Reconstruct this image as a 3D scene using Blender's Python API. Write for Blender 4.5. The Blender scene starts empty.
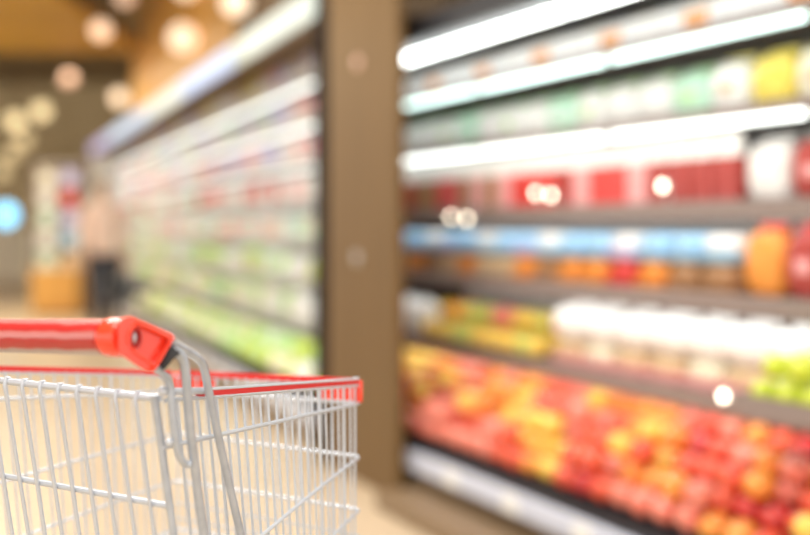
import bpy, bmesh, math, random
from mathutils import Vector, Matrix
random.seed(7)
PI = math.pi
scene = bpy.context.scene
C = scene.collection

# ------------------------------------------------------------------ camera, world, light, exposure
H = 1.2                      # eye height
F = 1125.0                   # focal length in pixels of the 810 px frame
HOR, CX = 228.0, 405.0       # horizon row, centre column
cam_d = bpy.data.cameras.new('camera')
cam = bpy.data.objects.new('camera', cam_d)
C.objects.link(cam)
cam.location = (0, 0, H)
cam.rotation_euler = (PI/2, 0, 0)
cam_d.sensor_width = 36
cam_d.lens = 50
cam_d.shift_y = -(267.5-HOR)/810
cam_d.clip_start = 0.05
cam_d.dof.use_dof = True
cam_d.dof.focus_distance = 1.19
cam_d.dof.aperture_fstop = 1.7
scene.camera = cam

w = bpy.data.worlds.new('store_ambient')
scene.world = w
w.use_nodes = True
w.node_tree.nodes['Background'].inputs[0].default_value = (1.0, 0.96, 0.90, 1)
w.node_tree.nodes['Background'].inputs[1].default_value = 1.0

def area(name, loc, size, power, color=(1, .96, .9), rot=(0, 0, 0), size_y=None):
    d = bpy.data.lights.new(name, 'AREA')
    d.energy = power; d.color = color; d.size = size
    if size_y:
        d.shape = 'RECTANGLE'; d.size_y = size_y
    o = bpy.data.objects.new(name, d); C.objects.link(o)
    o.location = loc; o.rotation_euler = rot
    return o
area('ceiling_light_over_cart', (-0.6, 0.2, 3.3), 2.2, 75)
area('ceiling_light_over_aisle', (-1.6, 5.0, 4.0), 2.0, 165, (1, .96, .90), size_y=5)
area('ceiling_light_far_aisle', (-6.0, 13.0, 3.5), 3.0, 250, (1, .88, .66), size_y=8)

scene.view_settings.view_transform = 'Standard'
scene.view_settings.look = 'None'
scene.view_settings.gamma = 1
scene.view_settings.use_curve_mapping = False
scene.view_settings.exposure = 0.60

# ------------------------------------------------------------------ helpers
def mat(name, col, rough=.5, metal=0, emit=0, noise=None, coat=0, spec=.5, bump=0, bscale=40):
    m = bpy.data.materials.new(name); m.use_nodes = True
    nt = m.node_tree; b = nt.nodes['Principled BSDF']
    b.inputs['Base Color'].default_value = (*col, 1)
    b.inputs['Roughness'].default_value = rough
    b.inputs['Metallic'].default_value = metal
    b.inputs['Coat Weight'].default_value = coat
    b.inputs['Specular IOR Level'].default_value = spec
    if emit:
        b.inputs['Emission Color'].default_value = (*col, 1)
        b.inputs['Emission Strength'].default_value = emit
    if noise:
        col2, sc = noise[0], noise[1]
        tc = nt.nodes.new('ShaderNodeTexCoord')
        n = nt.nodes.new('ShaderNodeTexNoise'); n.inputs['Scale'].default_value = sc
        n.inputs['Detail'].default_value = 3
        mp = nt.nodes.new('ShaderNodeMapping')
        if len(noise) > 2: mp.inputs['Scale'].default_value = noise[2]
        r = nt.nodes.new('ShaderNodeValToRGB')
        r.color_ramp.elements[0].position = .35; r.color_ramp.elements[0].color = (*col, 1)
        r.color_ramp.elements[1].position = .65; r.color_ramp.elements[1].color = (*col2, 1)
        nt.links.new(tc.outputs['Object'], mp.inputs[0]); nt.links.new(mp.outputs[0], n.inputs[0])
        nt.links.new(n.outputs[0], r.inputs[0]); nt.links.new(r.outputs[0], b.inputs['Base Color'])
    if bump:
        tc = nt.nodes.new('ShaderNodeTexCoord')
        n = nt.nodes.new('ShaderNodeTexNoise'); n.inputs['Scale'].default_value = bscale
        bp = nt.nodes.new('ShaderNodeBump'); bp.inputs['Strength'].default_value = bump
        nt.links.new(tc.outputs['Object'], n.inputs[0]); nt.links.new(n.outputs[0], bp.inputs['Height'])
        nt.links.new(bp.outputs[0], b.inputs['Normal'])
    return m

class MB:
    def __init__(s): s.v = []; s.f = []; s.mi = []; s.cur = 0
    def face(s, idx): s.f.append(tuple(idx)); s.mi.append(s.cur)
    def box(s, x0, x1, y0, y1, z0, z1):
        o = len(s.v)
        s.v += [(x, y, z) for z in (z0, z1) for y in (y0, y1) for x in (x0, x1)]
        for q in ((0,2,3,1), (4,5,7,6), (0,1,5,4), (2,6,7,3), (0,4,6,2), (1,3,7,5)):
            s.face([o+i for i in q])
        return s
    def tube(s, pts, r, n=10, caps=True, closed=False):
        pts = [Vector(p) for p in pts]; rs = r if isinstance(r, (list, tuple)) else [r]*len(pts)
        o = len(s.v); m = len(pts); up = None
        for i, p in enumerate(pts):
            a = pts[max(i-1, 0)]; b = pts[min(i+1, m-1)]
            t = (b-a).normalized()
            if up is None:
                up = Vector((0,0,1)) if abs(t.z) < .9 else Vector((0,1,0))
            x = t.cross(up).normalized(); up = x.cross(t).normalized()
            for k in range(n):
                an = 2*PI*k/n
                s.v.append(tuple(p + (x*math.cos(an) + up*math.sin(an))*rs[i]))
        for i in range(m-1):
            for k in range(n):
                k2 = (k+1) % n
                s.face((o+i*n+k, o+i*n+k2, o+(i+1)*n+k2, o+(i+1)*n+k))
        if caps:
            s.face([o+k for k in range(n)][::-1]); s.face([o+(m-1)*n+k for k in range(n)])
        return s
    def lathe(s, prof, n=16, c=(0,0,0)):
        o = len(s.v)
        for r, z in prof:
            for k in range(n):
                an = 2*PI*k/n
                s.v.append((c[0]+r*math.cos(an), c[1]+r*math.sin(an), c[2]+z))
        for i in range(len(prof)-1):
            for k in range(n):
                k2 = (k+1) % n
                s.face((o+i*n+k, o+i*n+k2, o+(i+1)*n+k2, o+(i+1)*n+k))
        s.face([o+k for k in range(n)][::-1]); s.face([o+(len(prof)-1)*n+k for k in range(n)])
        return s
    def sphere(s, c, r, n=16, sq=(1,1,1)):
        prof = [(max(r*math.sin(PI*i/10), 1e-4), -r*math.cos(PI*i/10)) for i in range(11)]
        o = len(s.v); s.lathe(prof, n)
        for i in range(o, len(s.v)):
            x, y, z = s.v[i]; s.v[i] = (c[0]+x*sq[0], c[1]+y*sq[1], c[2]+z*sq[2])
        return s
    def ribbon(s, pts, hgt, th, up=(0,0,1)):
        """closed rectangular band along a path: hgt along up, th across"""
        pts = [Vector(p) for p in pts]; m = len(pts); o = len(s.v); U = Vector(up)
        for i, p in enumerate(pts):
            t = (pts[min(i+1, m-1)] - pts[max(i-1, 0)]).normalized()
            x = t.cross(U).normalized()
            h = hgt[i] if isinstance(hgt, (list, tuple)) else hgt
            for a, b in ((-.5,-.5), (.5,-.5), (.5,.5), (-.5,.5)):
                s.v.append(tuple(p + x*a*th + U*b*h))
        for i in range(m-1):
            for k in range(4):
                k2 = (k+1) % 4
                s.face((o+i*4+k, o+i*4+k2, o+(i+1)*4+k2, o+(i+1)*4+k))
        s.face((o+3, o+2, o+1, o)); s.face([o+(m-1)*4+k for k in range(4)])
        return s
    def build(s, name, mats, parent=None, smooth=True, bevel=0, seg=2, loc=None, rotz=0):
        me = bpy.data.meshes.new(name)
        me.from_pydata(s.v, [], s.f)
        bm = bmesh.new(); bm.from_mesh(me); bmesh.ops.recalc_face_normals(bm, faces=bm.faces); bm.to_mesh(me); bm.free()
        if not isinstance(mats, (list, tuple)): mats = [mats]
        for m in mats: me.materials.append(m)
        for p, i in zip(me.polygons, s.mi): p.material_index = min(i, len(mats)-1)
        if smooth:
            me.polygons.foreach_set('use_smooth', [True]*len(me.polygons))
            me.set_sharp_from_angle(angle=math.radians(42))
        o = bpy.data.objects.new(name, me); C.objects.link(o)
        if parent: o.parent = parent
        if loc: o.location = loc
        if rotz: o.rotation_euler.z = rotz
        if bevel:
            b = o.modifiers.new('bevel', 'BEVEL'); b.width = bevel; b.segments = seg; b.limit_method = 'ANGLE'
        return o

def tag(o, label, cat=None, group=None, kind=None):
    if label: o['label'] = label
    if cat: o['category'] = cat
    if group: o['group'] = group
    if kind: o['kind'] = kind
    return o
def structure(o, label=None):
    o['kind'] = 'structure'
    if label: o['label'] = label
    return o
def empty(name, loc=(0,0,0), rz=0):
    o = bpy.data.objects.new(name, None); C.objects.link(o)
    o.location = loc; o.rotation_euler.z = rz; o.empty_display_size = .05
    return o
KIDS = {}
def copy_thing(root, kids):
    r = root.copy(); C.objects.link(r)
    for k in list(r.keys()):
        if k in ('label', 'category', 'group'): del r[k]
    out = []
    for ch in kids:
        c = ch.copy(); C.objects.link(c); c.parent = r; out.append(c)
    return r, out
def setmat(o, m, i=0):
    o.material_slots[i].link = 'OBJECT'; o.material_slots[i].material = m
def P(px, py, Y):            # a point of the place at distance Y, seen in direction (px, py)
    return Vector(((px-CX)/F*Y, Y, H-(py-HOR)/F*Y))

ONES = ['', 'first', 'second', 'third', 'fourth', 'fifth', 'sixth', 'seventh', 'eighth', 'ninth', 'tenth', 'eleventh', 'twelfth',
        'thirteenth', 'fourteenth', 'fifteenth', 'sixteenth', 'seventeenth', 'eighteenth', 'nineteenth']
def nth(n):
    if n < 20: return ONES[n]
    t = {2: 'twent', 3: 'thirt', 4: 'fort', 5: 'fift', 6: 'sixt', 7: 'sevent', 8: 'eight', 9: 'ninet'}[n//10]
    return t+'ieth' if n % 10 == 0 else t+'y-'+ONES[n % 10]

# a straight run of cases: x along the front (towards the camera), y into the case
class Frame:
    def __init__(s, o, d):
        L = math.hypot(*d); s.o = o; s.d = (d[0]/L, d[1]/L); s.n = (-s.d[1], s.d[0]); s.ang = math.atan2(d[1], d[0])
    def pt(s, t, n, z):
        return Vector((s.o[0]+t*s.d[0]+n*s.n[0], s.o[1]+t*s.d[1]+n*s.n[1], z))
    def t_at(s, px, n):      # where the ray column px crosses the line at depth n
        k = (px-CX)/F
        ax = s.o[0]+n*s.n[0]; ay = s.o[1]+n*s.n[1]
        return (k*ay-ax)/(s.d[0]-k*s.d[1])
    def z_at(s, px, py, n):
        p = s.pt(s.t_at(px, n), n, 0); return H-(py-HOR)/F*p.y
RF = Frame((0, 5.1), (.435, -.9))
LF = Frame((-.50, 6.12), (.357, -.934))

# ------------------------------------------------------------------ materials
M = {}
M['floor'] = mat('floor_tile', (.66, .52, .36), .32, noise=((.61, .475, .32), 1.2))
M['ceiling'] = mat('ceiling_dark', (.20, .135, .06), .7)
M['gold'] = mat('ceiling_gold_wood', (.56, .33, .03), .5, noise=((.44, .25, .02), .8))
M['farwall'] = mat('far_wall', (.60, .47, .27), .8, noise=((.48, .36, .19), .6))
M['bulk'] = mat('orange_wood', (.82, .45, .09), .45, noise=((.74, .36, .06), 1.5))
M['panel'] = mat('brown_wood_panel', (.172, .098, .034), .48, spec=.25, noise=((.150, .085, .029), 3, (6, 6, .5)))
M['black'] = mat('black_trim', (.014, .010, .009), .9, spec=.1)
M['case'] = mat('case_inner', (.62, .60, .57), .5)
M['case_l'] = mat('case_inner_white', (.80, .80, .78), .5)
M['shelf'] = mat('shelf_metal', (.28, .22, .20), .4)
M['shelf_w'] = mat('shelf_white', (.72, .72, .72), .4)
M['shelf_l'] = mat('shelf_pale_grey', (.46, .44, .42), .5)
M['kick'] = mat('kick_brown', (.23, .15, .08), .45)
M['bumper'] = mat('bumper_pale', (.66, .70, .82), .25)
M['tagw'] = mat('price_tag_white', (.9, .9, .88), .5)
M['tube'] = mat('led_tube', (.93, 1.0, .96), .4, emit=2.6)
M['tube_c'] = mat('led_tube_canopy', (.95, 1.0, .97), .4, emit=6.5)
M['tube_s'] = mat('led_tube_shelf', (.95, .99, .97), .4, emit=5.5)
M['tube_l'] = mat('led_tube_soft', (.95, 1.0, .96), .4, emit=1.9)
M['tube_t'] = mat('led_tube_teal', (.72, .95, .90), .4, emit=2.5)
M['tube_d'] = mat('led_tube_dim', (.72, .90, .86), .4, emit=.7)
M['tray'] = mat('tray_black', (.02, .02, .025), .5)
M['zinc'] = mat('zinc_wire', (.60, .635, .69), .32, .35)
M['zinc_t'] = mat('zinc_tube', (.52, .56, .62), .34, .4, noise=((.44, .48, .54), 60))
M['red'] = mat('red_plastic', (.90, .060, .024), .20, coat=.5)
M['reddark'] = mat('red_slot', (.45, .012, .01), .5)
M['redstrip'] = mat('red_strip', (.68, .026, .024), .35)
M['insert'] = mat('red_insert', (.80, .05, .04), .35, noise=((.86, .17, .14), 9, (1.0, 1.0, 6)))
def print_insert():
    m = M['insert']; nt = m.node_tree; b = nt.nodes['Principled BSDF']
    for n in list(nt.nodes):
        if n.type in ('VALTORGB', 'TEX_NOISE', 'MAPPING', 'TEX_COORD'): nt.nodes.remove(n)
    tc = nt.nodes.new('ShaderNodeTexCoord'); sp = nt.nodes.new('ShaderNodeSeparateXYZ'); nt.links.new(tc.outputs['Object'], sp.inputs[0])
    nz = nt.nodes.new('ShaderNodeTexNoise'); nz.inputs['Scale'].default_value = 38; nz.inputs['Detail'].default_value = 1
    mp = nt.nodes.new('ShaderNodeMapping'); mp.inputs['Scale'].default_value = (1, .3, .3)
    nt.links.new(tc.outputs['Object'], mp.inputs[0]); nt.links.new(mp.outputs[0], nz.inputs[0])
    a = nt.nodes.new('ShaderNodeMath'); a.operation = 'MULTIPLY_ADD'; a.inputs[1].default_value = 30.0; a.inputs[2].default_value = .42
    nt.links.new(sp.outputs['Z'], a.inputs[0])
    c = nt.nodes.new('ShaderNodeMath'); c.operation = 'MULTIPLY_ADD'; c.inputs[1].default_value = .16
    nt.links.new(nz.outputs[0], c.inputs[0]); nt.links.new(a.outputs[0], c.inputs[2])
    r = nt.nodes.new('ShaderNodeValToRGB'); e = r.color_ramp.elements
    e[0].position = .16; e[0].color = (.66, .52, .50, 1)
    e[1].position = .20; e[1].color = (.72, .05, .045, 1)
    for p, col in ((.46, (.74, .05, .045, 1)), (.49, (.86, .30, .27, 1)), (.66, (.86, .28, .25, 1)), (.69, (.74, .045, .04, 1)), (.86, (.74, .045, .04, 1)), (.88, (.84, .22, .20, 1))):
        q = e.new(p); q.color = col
    nt.links.new(c.outputs[0], r.inputs[0]); nt.links.new(r.outputs[0], b.inputs['Base Color'])
print_insert()
M['blackp'] = mat('black_plastic', (.025, .027, .03), .4)
M['rubber'] = mat('wheel_rubber', (.12, .12, .13), .7)

# clear sleeve over the handle print
m = bpy.data.materials.new('clear_sleeve'); m.use_nodes = True
nt = m.node_tree; nt.nodes.clear()
out = nt.nodes.new('ShaderNodeOutputMaterial'); mx = nt.nodes.new('ShaderNodeMixShader')
tr = nt.nodes.new('ShaderNodeBsdfTransparent'); gl = nt.nodes.new('ShaderNodeBsdfGlossy')
gl.inputs['Roughness'].default_value = .16
fr = nt.nodes.new('ShaderNodeFresnel'); fr.inputs['IOR'].default_value = 1.5
ma = nt.nodes.new('ShaderNodeMath'); ma.operation = 'MULTIPLY_ADD'; ma.inputs[1].default_value = .7; ma.inputs[2].default_value = .05
nt.links.new(fr.outputs[0], ma.inputs[0]); nt.links.new(ma.outputs[0], mx.inputs[0])
nt.links.new(tr.outputs[0], mx.inputs[1]); nt.links.new(gl.outputs[0], mx.inputs[2]); nt.links.new(mx.outputs[0], out.inputs[0])
M['clear'] = m

PC = {  # goods colours
 'white': (.88, .88, .86), 'cream': (.85, .80, .62), 'mint': (.55, .84, .66), 'pale green': (.52, .78, .32), 'pink': (.88, .42, .42),
 'lavender': (.60, .58, .90), 'yellow': (.90, .72, .12), 'red': (.72, .06, .05), 'orange': (.85, .32, .05), 'blue': (.36, .62, .86),
 'lime': (.55, .68, .06), 'brown': (.42, .22, .10), 'dark red': (.42, .05, .04), 'tan': (.68, .50, .30), 'green': (.25, .45, .12)}
G = {k: mat('goods_'+k.replace(' ', '_'), c, .30, noise=(tuple(min(1, x*1.12+.02) for x in c), 14)) for k, c in PC.items()}
GF = {k: mat('fruit_'+k.replace(' ', '_'), c, .25, coat=.3, noise=(c2, 16)) for k, c, c2 in (
    ('red', (.86, .07, .04), (.88, .17, .07)), ('pink', (.92, .33, .24), (.90, .20, .13)), ('orange', (.95, .40, .06), (.93, .27, .05)),
    ('yellow', (.97, .72, .14), (.95, .58, .08)), ('dark red', (.55, .02, .03), (.70, .06, .04)), ('green', (.60, .66, .10), (.72, .72, .16)), ('lime', (.58, .70, .03), (.70, .76, .06)))}

# ------------------------------------------------------------------ the setting
structure(MB().box(-16, 6, -3, 27, -.05, 0).build('floor', M['floor']), 'pale tan polished floor of the shop aisle')
structure(MB().box(-16, 6, -3, 27, 4.6, 4.7).build('ceiling', M['ceiling']), 'dark brown ceiling above the far aisle')
structure(MB().box(-16, 6, 26.6, 26.9, 0, 4.6).build('wall_far', M['farwall']), 'olive tan wall at the far end of the shop')
structure(MB().box(-16, 6, 26.5, 26.6, 0, 1.18).build('trim_3', mat('pale_dado', (.80, .72, .55), .7)), 'pale beige low panelling along the far wall')
# the wooden pier in front of the cases, with its black edge
t1, t0 = RF.t_at(397.5, -.10), RF.t_at(328, -.10)
pr = MB().box(t0, t1, -.10, -.06, 0, 4.6).build('wall_pier', M['panel'], bevel=.006, loc=(RF.o[0], RF.o[1], 0), rotz=RF.ang)
structure(pr, 'brown wood clad pier between the two display cases')
t2 = RF.t_at(318, -.10)
structure(MB().box(t2, t0-.004, -.10, -.045, 0, 4.6).build('trim_1', M['black'], loc=(RF.o[0], RF.o[1], 0), rotz=RF.ang), 'black edge strip on the left of the brown pier')

for (px, py, mm, what) in ((358, 63, mat('pier_glint_pink', (.80, .52, .42), .35), 'small pinkish disc added as a glint high on the brown pier'),
                           (357, 258, mat('pier_glint_grey', (.48, .46, .44), .35), 'small grey disc added as a glint at mid height on the brown pier')):
    q = RF.t_at(px, -.10)
    o_ = MB().lathe([(.030, 0), (.030, .004), (.022, .010), (.008, .013)], 20).build('pier_glint_disc', mm)  # pale disc added in place of a lamp reflection on the wood
    o_.location = RF.pt(q, -.1, RF.z_at(px, py, -.10)); o_.rotation_euler = (PI/2, 0, RF.ang)
    tag(o_, what, 'stud', 'glint discs on the brown pier')
# wall above the left case
bw = MB().box(-11.0, -4.0, .45, .60, 2.51, 4.6).build('wall_left_bulkhead', M['bulk'], loc=(LF.o[0], LF.o[1], 0), rotz=LF.ang)
structure(bw, 'orange wood wall above the left display case')
bw2 = MB().box(-3.99, 0, .45, .60, 2.51, 4.6).build('wall_right', M['panel'], loc=(LF.o[0], LF.o[1], 0), rotz=LF.ang)
structure(bw2, 'brown wall above the near end of the left case')
# hung golden wood raft
structure(MB().box(-9.0, -3.75, 9.5, 16.2, 3.72, 3.82).build('trim_2', M['gold']), 'golden wood raft hung under the dark ceiling')

# ------------------------------------------------------------------ the display cases
def display_case(fr, ta, tb, levels, sf, dep, name, label, mi, ms, ztop, tubemats, tray):
    root = empty(name, (fr.o[0], fr.o[1], 0), fr.ang); tag(root, label, 'display case')
    MB().box(ta, tb, dep, dep+.05, .05, ztop).build('back_panel', mi, root)
    for x in (ta, tb-.04):
        MB().box(x, x+.04, .02, dep, .05, ztop).build('end_panel', M['black'] if x > -5 else mi, root)
    MB().box(ta, tb, .10, dep, 0, .03).build('kick_plate', M['tray'], root)
    b = MB().box(ta, tb, 0, dep, .03, .20)
    b.build('base', M['kick'], root)
    bp = MB().box(ta, tb, -.035, 0, .125, .215).build('bumper_rail', M['bumper'], root, bevel=.012)
    n = int((tb-ta)/.42)
    for i in range(n):
        x = ta+.1+i*(tb-ta)/n
        MB().box(x, x+.11, -.038, -.0352, .135, .205).build('price_tag', M['tagw'], bp)
    MB().box(ta, tb, 0, .04, .20, .245).build('front_lip', M['tray'], root)
    # sloping tray
    s0, z0, s1, z1 = tray
    q = MB(); o = 0
    q.v += [(ta+.04, s0, z0), (tb-.04, s0, z0), (tb-.04, s1, z1), (ta+.04, s1, z1),
            (ta+.04, s0, z0-.02), (tb-.04, s0, z0-.02), (tb-.04, s1, z1-.02), (ta+.04, s1, z1-.02)]
    for f in ((0,1,2,3), (7,6,5,4), (0,4,5,1), (1,5,6,2), (2,6,7,3), (3,7,4,0)): q.face(f)
    q.build('sloping_tray', M['tray'], root, smooth=False)
    for k, z in enumerate(levels):
        sh = MB().box(ta+.04, tb-.04, sf, dep, z-.022, z).build('shelf', ms, root)
        low = z < 1.4 or ms is M['shelf_l']
        MB().box(ta+.04, tb-.04, sf-.014, sf-.001, z-(.055 if low else .026), z+.012).build('price_rail', ms, sh, bevel=.003)
        tm = tubemats[k]
        if tm:
            m_ = int(round((tb-ta)/1.15)); L = (tb-ta-.1)/m_
            for i in range(m_):
                x = ta+.05+i*L
                MB().tube([(x+.03, sf+((.08 if ms is M['shelf_l'] else .03) if low else -.006), z-.040), (x+L-.03, sf+((.08 if ms is M['shelf_l'] else .03) if low else -.006), z-.040)], .012, 8).build('led_tube', tm, sh)
    cn = MB().box(ta, tb, .02, dep+.05, ztop, ztop+.10).build('canopy', M['tray'] if ms is M['shelf'] else M['kick'], root)
    tm = tubemats[-1]
    m_ = int(round((tb-ta)/1.15)) if tm else 0; L = (tb-ta-.1)/max(m_, 1)
    for i in range(m_):
        x = ta+.05+i*L
        MB().tube([(x+.03, .16, ztop-.025), (x+L-.03, .16, ztop-.025)], .02, 8).build('led_tube', tm, cn)
    return root, cn

SF, DEP = .36, .86
RL = [RF.z_at(600, y, SF) for y in (374, 287, 207, 128, 52)]
ZC = RF.z_at(450, 47, .16)+.03
display_case(RF, -1.04, 3.15, RL, SF, DEP, 'refrigerated_case', 'open refrigerated case stocked with fruit and packs right of the brown pier',
             M['case'], M['shelf'], ZC, [M['tube_s'], M['tube_s'], M['tube_s'], M['tube'], M['tube_t'], M['tube_c']], (.045, .235, .60, .53))
rc_ = [o for o in C.objects if o.name == 'refrigerated_case'][0]
MB().box(.20, 3.15, -.24, -.05, 0, .075).build('floor_kerb', M['kick'], rc_, bevel=.01)
LSF, LDEP = .30, .80
LL = [LF.z_at(300, y, LSF) for y in (322, 280, 240, 200, 160, 120, 78)]
lc, lcan = display_case(LF, -12.5, 0, LL, LSF, LDEP, 'refrigerated_case', 'long open refrigerated case running into the distance left of the brown pier',
             M['case_l'], M['shelf_l'], 2.40, [M['tube_l']]*7+[None], (.045, .225, .60, .48))

# lit header strip on the front of the left case
def lit(name, col, e):
    m = mat(name, col, .4, emit=e); m.node_tree.nodes['Principled BSDF'].inputs['Base Color'].default_value = (.08, .08, .08, 1)
    return m
hd = [(322, 246, lit('header_pale', (.86, .93, .80), .68)), (245, 237, lit('header_cream', (.80, .86, .66), .58)), (236, 184, lit('header_blue', (.50, .66, 1.0), .68)),
      (183, 150, lit('header_white', (.92, .95, .82), .68)), (149, 110, lit('header_sky', (.68, .82, 1.0), .68)), (109, 92, lit('header_lilac', (.66, .55, .90), .52))]
for i, (a, b, mm) in enumerate(hd):
    ta, tb = LF.t_at(b, 0), LF.t_at(a, 0)
    MB().box(max(ta, -12.48), min(tb-.01, 0), -.03, .018, 2.345, 2.50).build('lit_header', mm, lcan, bevel=.01)

# ------------------------------------------------------------------ goods
def superbag(w, d, h, e=.42, crimp=True, nu=18, nv=10):
    b = MB(); 
    sg = lambda x, p: math.copysign(abs(x)**p, x)
    prof = []
    for i in range(nv+1):
        ph = -PI/2+PI*i/nv
        for k in range(nu):
            th = 2*PI*k/nu
            x = w/2*sg(math.cos(ph), e)*sg(math.cos(th), e); y = d/2*sg(math.cos(ph), e)*sg(math.sin(th), e); z = h/2*sg(math.sin(ph), .8)
            b.v.append((x, y, z+h/2))
    for i in range(nv):
        for k in range(nu):
            k2 = (k+1) % nu; b.face((i*nu+k, i*nu+k2, (i+1)*nu+k2, (i+1)*nu+k))
    return b
def frustum(w0, d0, w1, d1, z0, z1, b=None):
    b = b or MB(); o = len(b.v)
    for (w, d, z) in ((w0, d0, z0), (w1, d1, z1)):
        b.v += [(-w/2, -d/2, z), (w/2, -d/2, z), (w/2, d/2, z), (-w/2, d/2, z)]
    for f in ((3,2,1,0), (4,5,6,7), (0,1,5,4), (1,2,6,5), (2,3,7,6), (3,0,4,7)): b.face([o+i for i in f])
    return b
def finish(root, kids):
    # park the prototypes: each becomes the first placed thing
    return dict(root=root, kids=kids, used=False)
def proto_bag(w, d, h):          # pillow bag, crimped seal and a printed band
    r = superbag(w, d, h*.92).build('food_bag', G['white'])
    s = frustum(w*.55, .006, w*.80, .004, h*.86, h).build('seal', G['white'], r)
    l = superbag(w*.62, d*1.03, h*.40).build('printed_label', G['white'], r); l.location.z = h*.24
    return finish(r, [s, l])
def proto_tray(w, d, h):         # tray with its wrapped filling
    r = frustum(w*.86, d*.86, w, d, 0, h*.38).build('food_tray', G['white'], bevel=.006)
    f = superbag(w*.94, d*.94, h*.72, .5).build('filling', G['white'], r); f.location.z = h*.28
    return finish(r, [f])
def proto_upright(w, d, h):      # upright wrapped pack with a white header
    r = MB().box(-w/2, w/2, -d/2, d/2, 0, h*.66).build('meat_pack', G['red'], bevel=min(d, w)*.22, seg=3)
    hd_ = frustum(w*.96, d*.9, w*.9, d*.25, h*.64, h).build('header_card', G['white'], r, bevel=.004)
    return finish(r, [hd_])
def proto_carton(w, d, h):       # carton with gable top
    r = MB().box(-w/2, w/2, -d/2, d/2, 0, h*.8).build('food_carton', G['white'], bevel=.005)
    g = MB(); o = 0
    g.v = [(-w/2, -d/2, h*.79), (w/2, -d/2, h*.79), (w/2, d/2, h*.79), (-w/2, d/2, h*.79), (-w/2, -.004, h), (w/2, -.004, h), (w/2, .004, h), (-w/2, .004, h)]
    for f in ((3,2,1,0), (4,5,6,7), (0,1,5,4), (1,2,6,5), (2,3,7,6), (3,0,4,7)): g.face(f)
    gb = g.build('gable_top', G['white'], r, smooth=False)
    lb = MB().box(-w*.40, w*.40, -d/2-.002, -d/2+.004, h*.2, h*.6).build('printed_label', G['white'], r)
    return finish(r, [gb, lb])
def proto_jar(rr, h):
    r = MB().lathe([(rr*.8, 0), (rr, .006), (rr, h*.68), (rr*.75, h*.82), (rr*.75, h*.84)], 18).build('food_jar', G['orange'])
    l = MB().lathe([(rr*.8, h*.84), (rr*.82, h*.86), (rr*.82, h*.98), (rr*.78, h)], 18).build('lid', G['red'], r)
    return finish(r, [l])
def proto_fruit(name, rr, squash=.9):
    prof = []
    for i in range(13):
        a = PI*i/12; x = math.sin(a); z = -math.cos(a)
        dip = .22*math.exp(-(x/.28)**2)
        prof.append((max(rr*x*(1+.05*z), .0006), rr*squash*(z-math.copysign(dip, z))))
    r = MB().lathe(prof, 16).build(name, GF['red'])
    return finish(r, [])
def put(pr, fr, t, s, z, mats, label, cat, group, rz=0, sc=1, tilt=None):
    if pr['used']:
        r, k = copy_thing(pr['root'], pr['kids'])
    else:
        r, k = pr['root'], pr['kids']; pr['used'] = True
    r.location = fr.pt(t, s, z); r.rotation_euler = (tilt[0] if tilt else 0, tilt[1] if tilt else 0, fr.ang+rz)
    r.scale = (sc, sc, sc)
    for o, m_ in zip([r]+k, mats): setmat(o, m_)
    tag(r, label, cat, group)
    return r

# --- the fruit pile on the sloping tray of the right case
apple = proto_fruit('apple', .053)
s0, z0, s1, z1 = .045, .235, .60, .53
sl = math.atan2(z1-z0, s1-s0); ln = math.hypot(s1-s0, z1-z0)
NR = 6; cnt = {}
for j in range(NR):
    dd = .058+j*(ln-.105)/(NR-1)
    i = 0; t = -.90+(.055 if j % 2 else 0)
    top_t = []
    while t < 2.75:
        i += 1
        px = 405+F*(RF.pt(t, s0+dd, 0).x/RF.pt(t, s0+dd, 0).y)
        wv = math.sin(t*7.3+j*1.9)+math.sin(t*3.1-j*2.3+1.0)+.8*math.sin(t*13+j*.9)+random.uniform(-1.1, 1.1)
        if px < 475 and j >= 3: c = 'yellow' if wv > -1.2 else 'orange'
        elif px < 500: c = 'pink' if wv > -.4 else ('red' if wv < -1.4 else 'orange')
        elif px < 590: c = 'yellow' if wv > .6 else ('orange' if wv > -.7 else ('red' if wv > -1.5 else 'pink'))
        elif px < 700: c = 'yellow' if wv > 1.7 else ('orange' if wv > .6 else ('pink' if wv > -.3 else ('red' if wv > -2 else 'dark red')))
        else: c = 'orange' if wv > 1.5 else ('pink' if wv > .2 else ('red' if wv > -1.5 else 'dark red'))
        r_ = .053*random.uniform(.92, .99)
        off = .053+.001
        tt = t+random.uniform(-.002, .002)
        s_ = s0+dd*math.cos(sl)-off*math.sin(sl); z_ = z0+dd*math.sin(sl)+off*math.cos(sl)
        put(apple, RF, tt, s_, z_, [GF[c]], '%s apple, %s from the pier in the %s row of the fruit pile' % (c, nth(i), nth(j+1)),
            'apple', 'apples piled on the sloping tray', random.uniform(0, 6), r_/.053, (random.uniform(-.5, .5), random.uniform(-.5, .5)))
        if j in (0, 1, 2) and (i*7+j*3) % 5 in (0, 2):
            cc = random.choice([c, c, c, 'orange', 'yellow', 'red'])
            o2 = off+.083
            put(apple, RF, tt+.0545, s0+(dd+.030)*math.cos(sl)-o2*math.sin(sl), z0+(dd+.030)*math.sin(sl)+o2*math.cos(sl), [GF[cc]],
                '%s apple lying loose on top, above the %s apple of the %s row' % (cc, nth(i), nth(j+1)), 'apple', 'loose apples on top of the pile', random.uniform(0, 6), .93, (random.uniform(-.5, .5), random.uniform(-.5, .5)))
        t += .1085+random.uniform(0, .004)

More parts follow.
